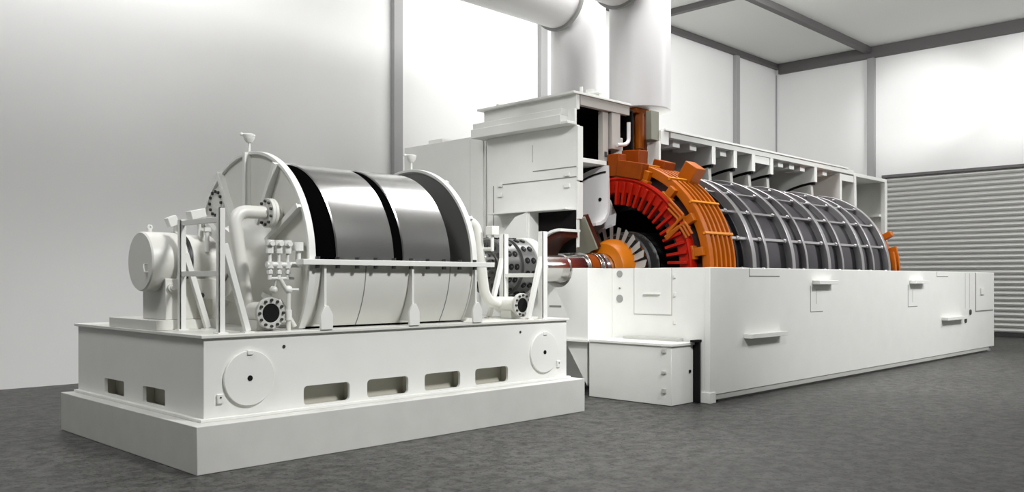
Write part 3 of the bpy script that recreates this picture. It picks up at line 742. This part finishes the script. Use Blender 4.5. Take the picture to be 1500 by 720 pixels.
# terminal bushing under the front riser
tb = thing('terminal_bushing', (12.6, 9.3, 3.75), 'amber terminal conductor hanging under the front duct riser', 'terminal')
TXc, TYc = 12.64, 9.32
part('clamp', MB().box(TXc-.22, TXc+.16, TYc-.16, TYc+.14, 4.62, 4.714), 'orange', tb, .01)
for y in (TYc-.10, TYc+.08):
    part('conductor', MB().cyl((TXc-.06,y,4.0),(TXc-.06,y,4.63),.075,n=24), 'orange', tb)
part('conductor_bar', MB().box(TXc, TXc+.13, TYc-.12, TYc+.1, 3.95, 4.63), 'orange2', tb, .008)
part('insulator', MB().lathe((TXc,TYc), [(3.74,.001),(3.74,.07),(3.80,.10),(3.86,.07),(3.92,.10),(3.98,.07),(4.0,.07),(4.0,.001)], n=24, axis='z'), 'dark', tb)
part('drop_pipe', MB().sweep(bend([(11.68,8.78,4.30),(11.68,8.78,3.98),(11.58,8.78,3.92),(11.40,8.80,3.90)],.09),.032,14), 'duct', gc)
part('drop_cup', MB().cyl((11.62,8.98,3.70),(11.62,8.98,4.05),.10), 'grey', gc, .01)

# ------------------------------------------------------------------ light
W = bpy.data.worlds.new('hall'); S.world = W; W.use_nodes = True
W.node_tree.nodes['Background'].inputs[0].default_value = (1, 1, 1, 1)
W.node_tree.nodes['Background'].inputs[1].default_value = .5
def aim(o, tgt): o.rotation_euler = (Vector(tgt)-o.location).to_track_quat('-Z', 'Y').to_euler()
def area(name, loc, tgt, sx, sy, e, col=(1,1,1)):
    l = bpy.data.lights.new(name, 'AREA'); l.shape = 'RECTANGLE'; l.size = sx; l.size_y = sy; l.energy = e; l.color = col
    o = bpy.data.objects.new(name, l); COL.objects.link(o); o.location = loc; aim(o, tgt); return o
def spot(name, loc, tgt, e, ang, blend=.6, rad=.3):
    l = bpy.data.lights.new(name, 'SPOT'); l.energy = e; l.spot_size = R(ang); l.spot_blend = blend; l.shadow_soft_size = rad
    o = bpy.data.objects.new(name, l); COL.objects.link(o); o.location = loc; aim(o, tgt); return o
area('hall_lamp_over_generator', (13.0, 8.0, 9.0), (13.0, 8.0, 0), 6, 2.0, 754)
spot('machine_fill', (7.0, -1.0, 8.8), (6.2, 8, 1.0), 4700, 48, .8, .8)  # unseen fill spots, added to brighten the machine faces
spot('machine_fill', (14.5, -2.0, 8.8), (16.5, 7, 1.0), 4032, 62, .9, .8)
spot('machine_fill', (4.0, .5, 8.0), (10.7, 8.4, 2.0), 4200, 34, 1.0, .6)
area('wall_strip_lamp', (4.0, 13.4, 9.2), (4.0, 13.9, 0), 8, .5, 335)
area('wall_strip_lamp', (14.2, 12.6, 9.2), (14.2, 13.6, 0), 5, .6, 215)
area('hall_lamp_far_end', (22, 0, 9.0), (26, 7, 0), 4, 4, 1300)
spot('wall_lamp_end', (22.5, 5.0, 9.0), (28.7, 10.1, 7.2), 1806, 26, .8, .3)
spot('wall_lamp_end', (22.5, 2.0, 9.0), (28.7, 7.2, 7.2), 1978, 26, .8, .3)
area('hall_lamp_near_end', (0.0, 6.0, 9.2), (1.0, 6.0, 0), 3, 3, 520)
area('hall_lamp_side', (19.2, 9.6, 9.0), (24, 15, 5), 2, 1, 291)

# ------------------------------------------------------------------ camera
cam = bpy.data.cameras.new('camera'); co = bpy.data.objects.new('camera', cam); COL.objects.link(co)
f, cx, cy = 1280.4, 750.46, 409.08
cam.sensor_fit = 'HORIZONTAL'; cam.sensor_width = 36; cam.lens = 36*f/1500
cam.shift_x = -(cx-750)/1500; cam.shift_y = (cy-360)/1500
cam.clip_end = 200
co.location = (0, 0, 1.7)
a = PI/4-.0085
co.rotation_euler = (PI/2, 0, a-PI/2)
S.camera = co
S.view_settings.view_transform = 'Standard'; S.view_settings.look = 'None'
S.view_settings.exposure = 0; S.view_settings.gamma = 1
S.view_settings.use_curve_mapping = False
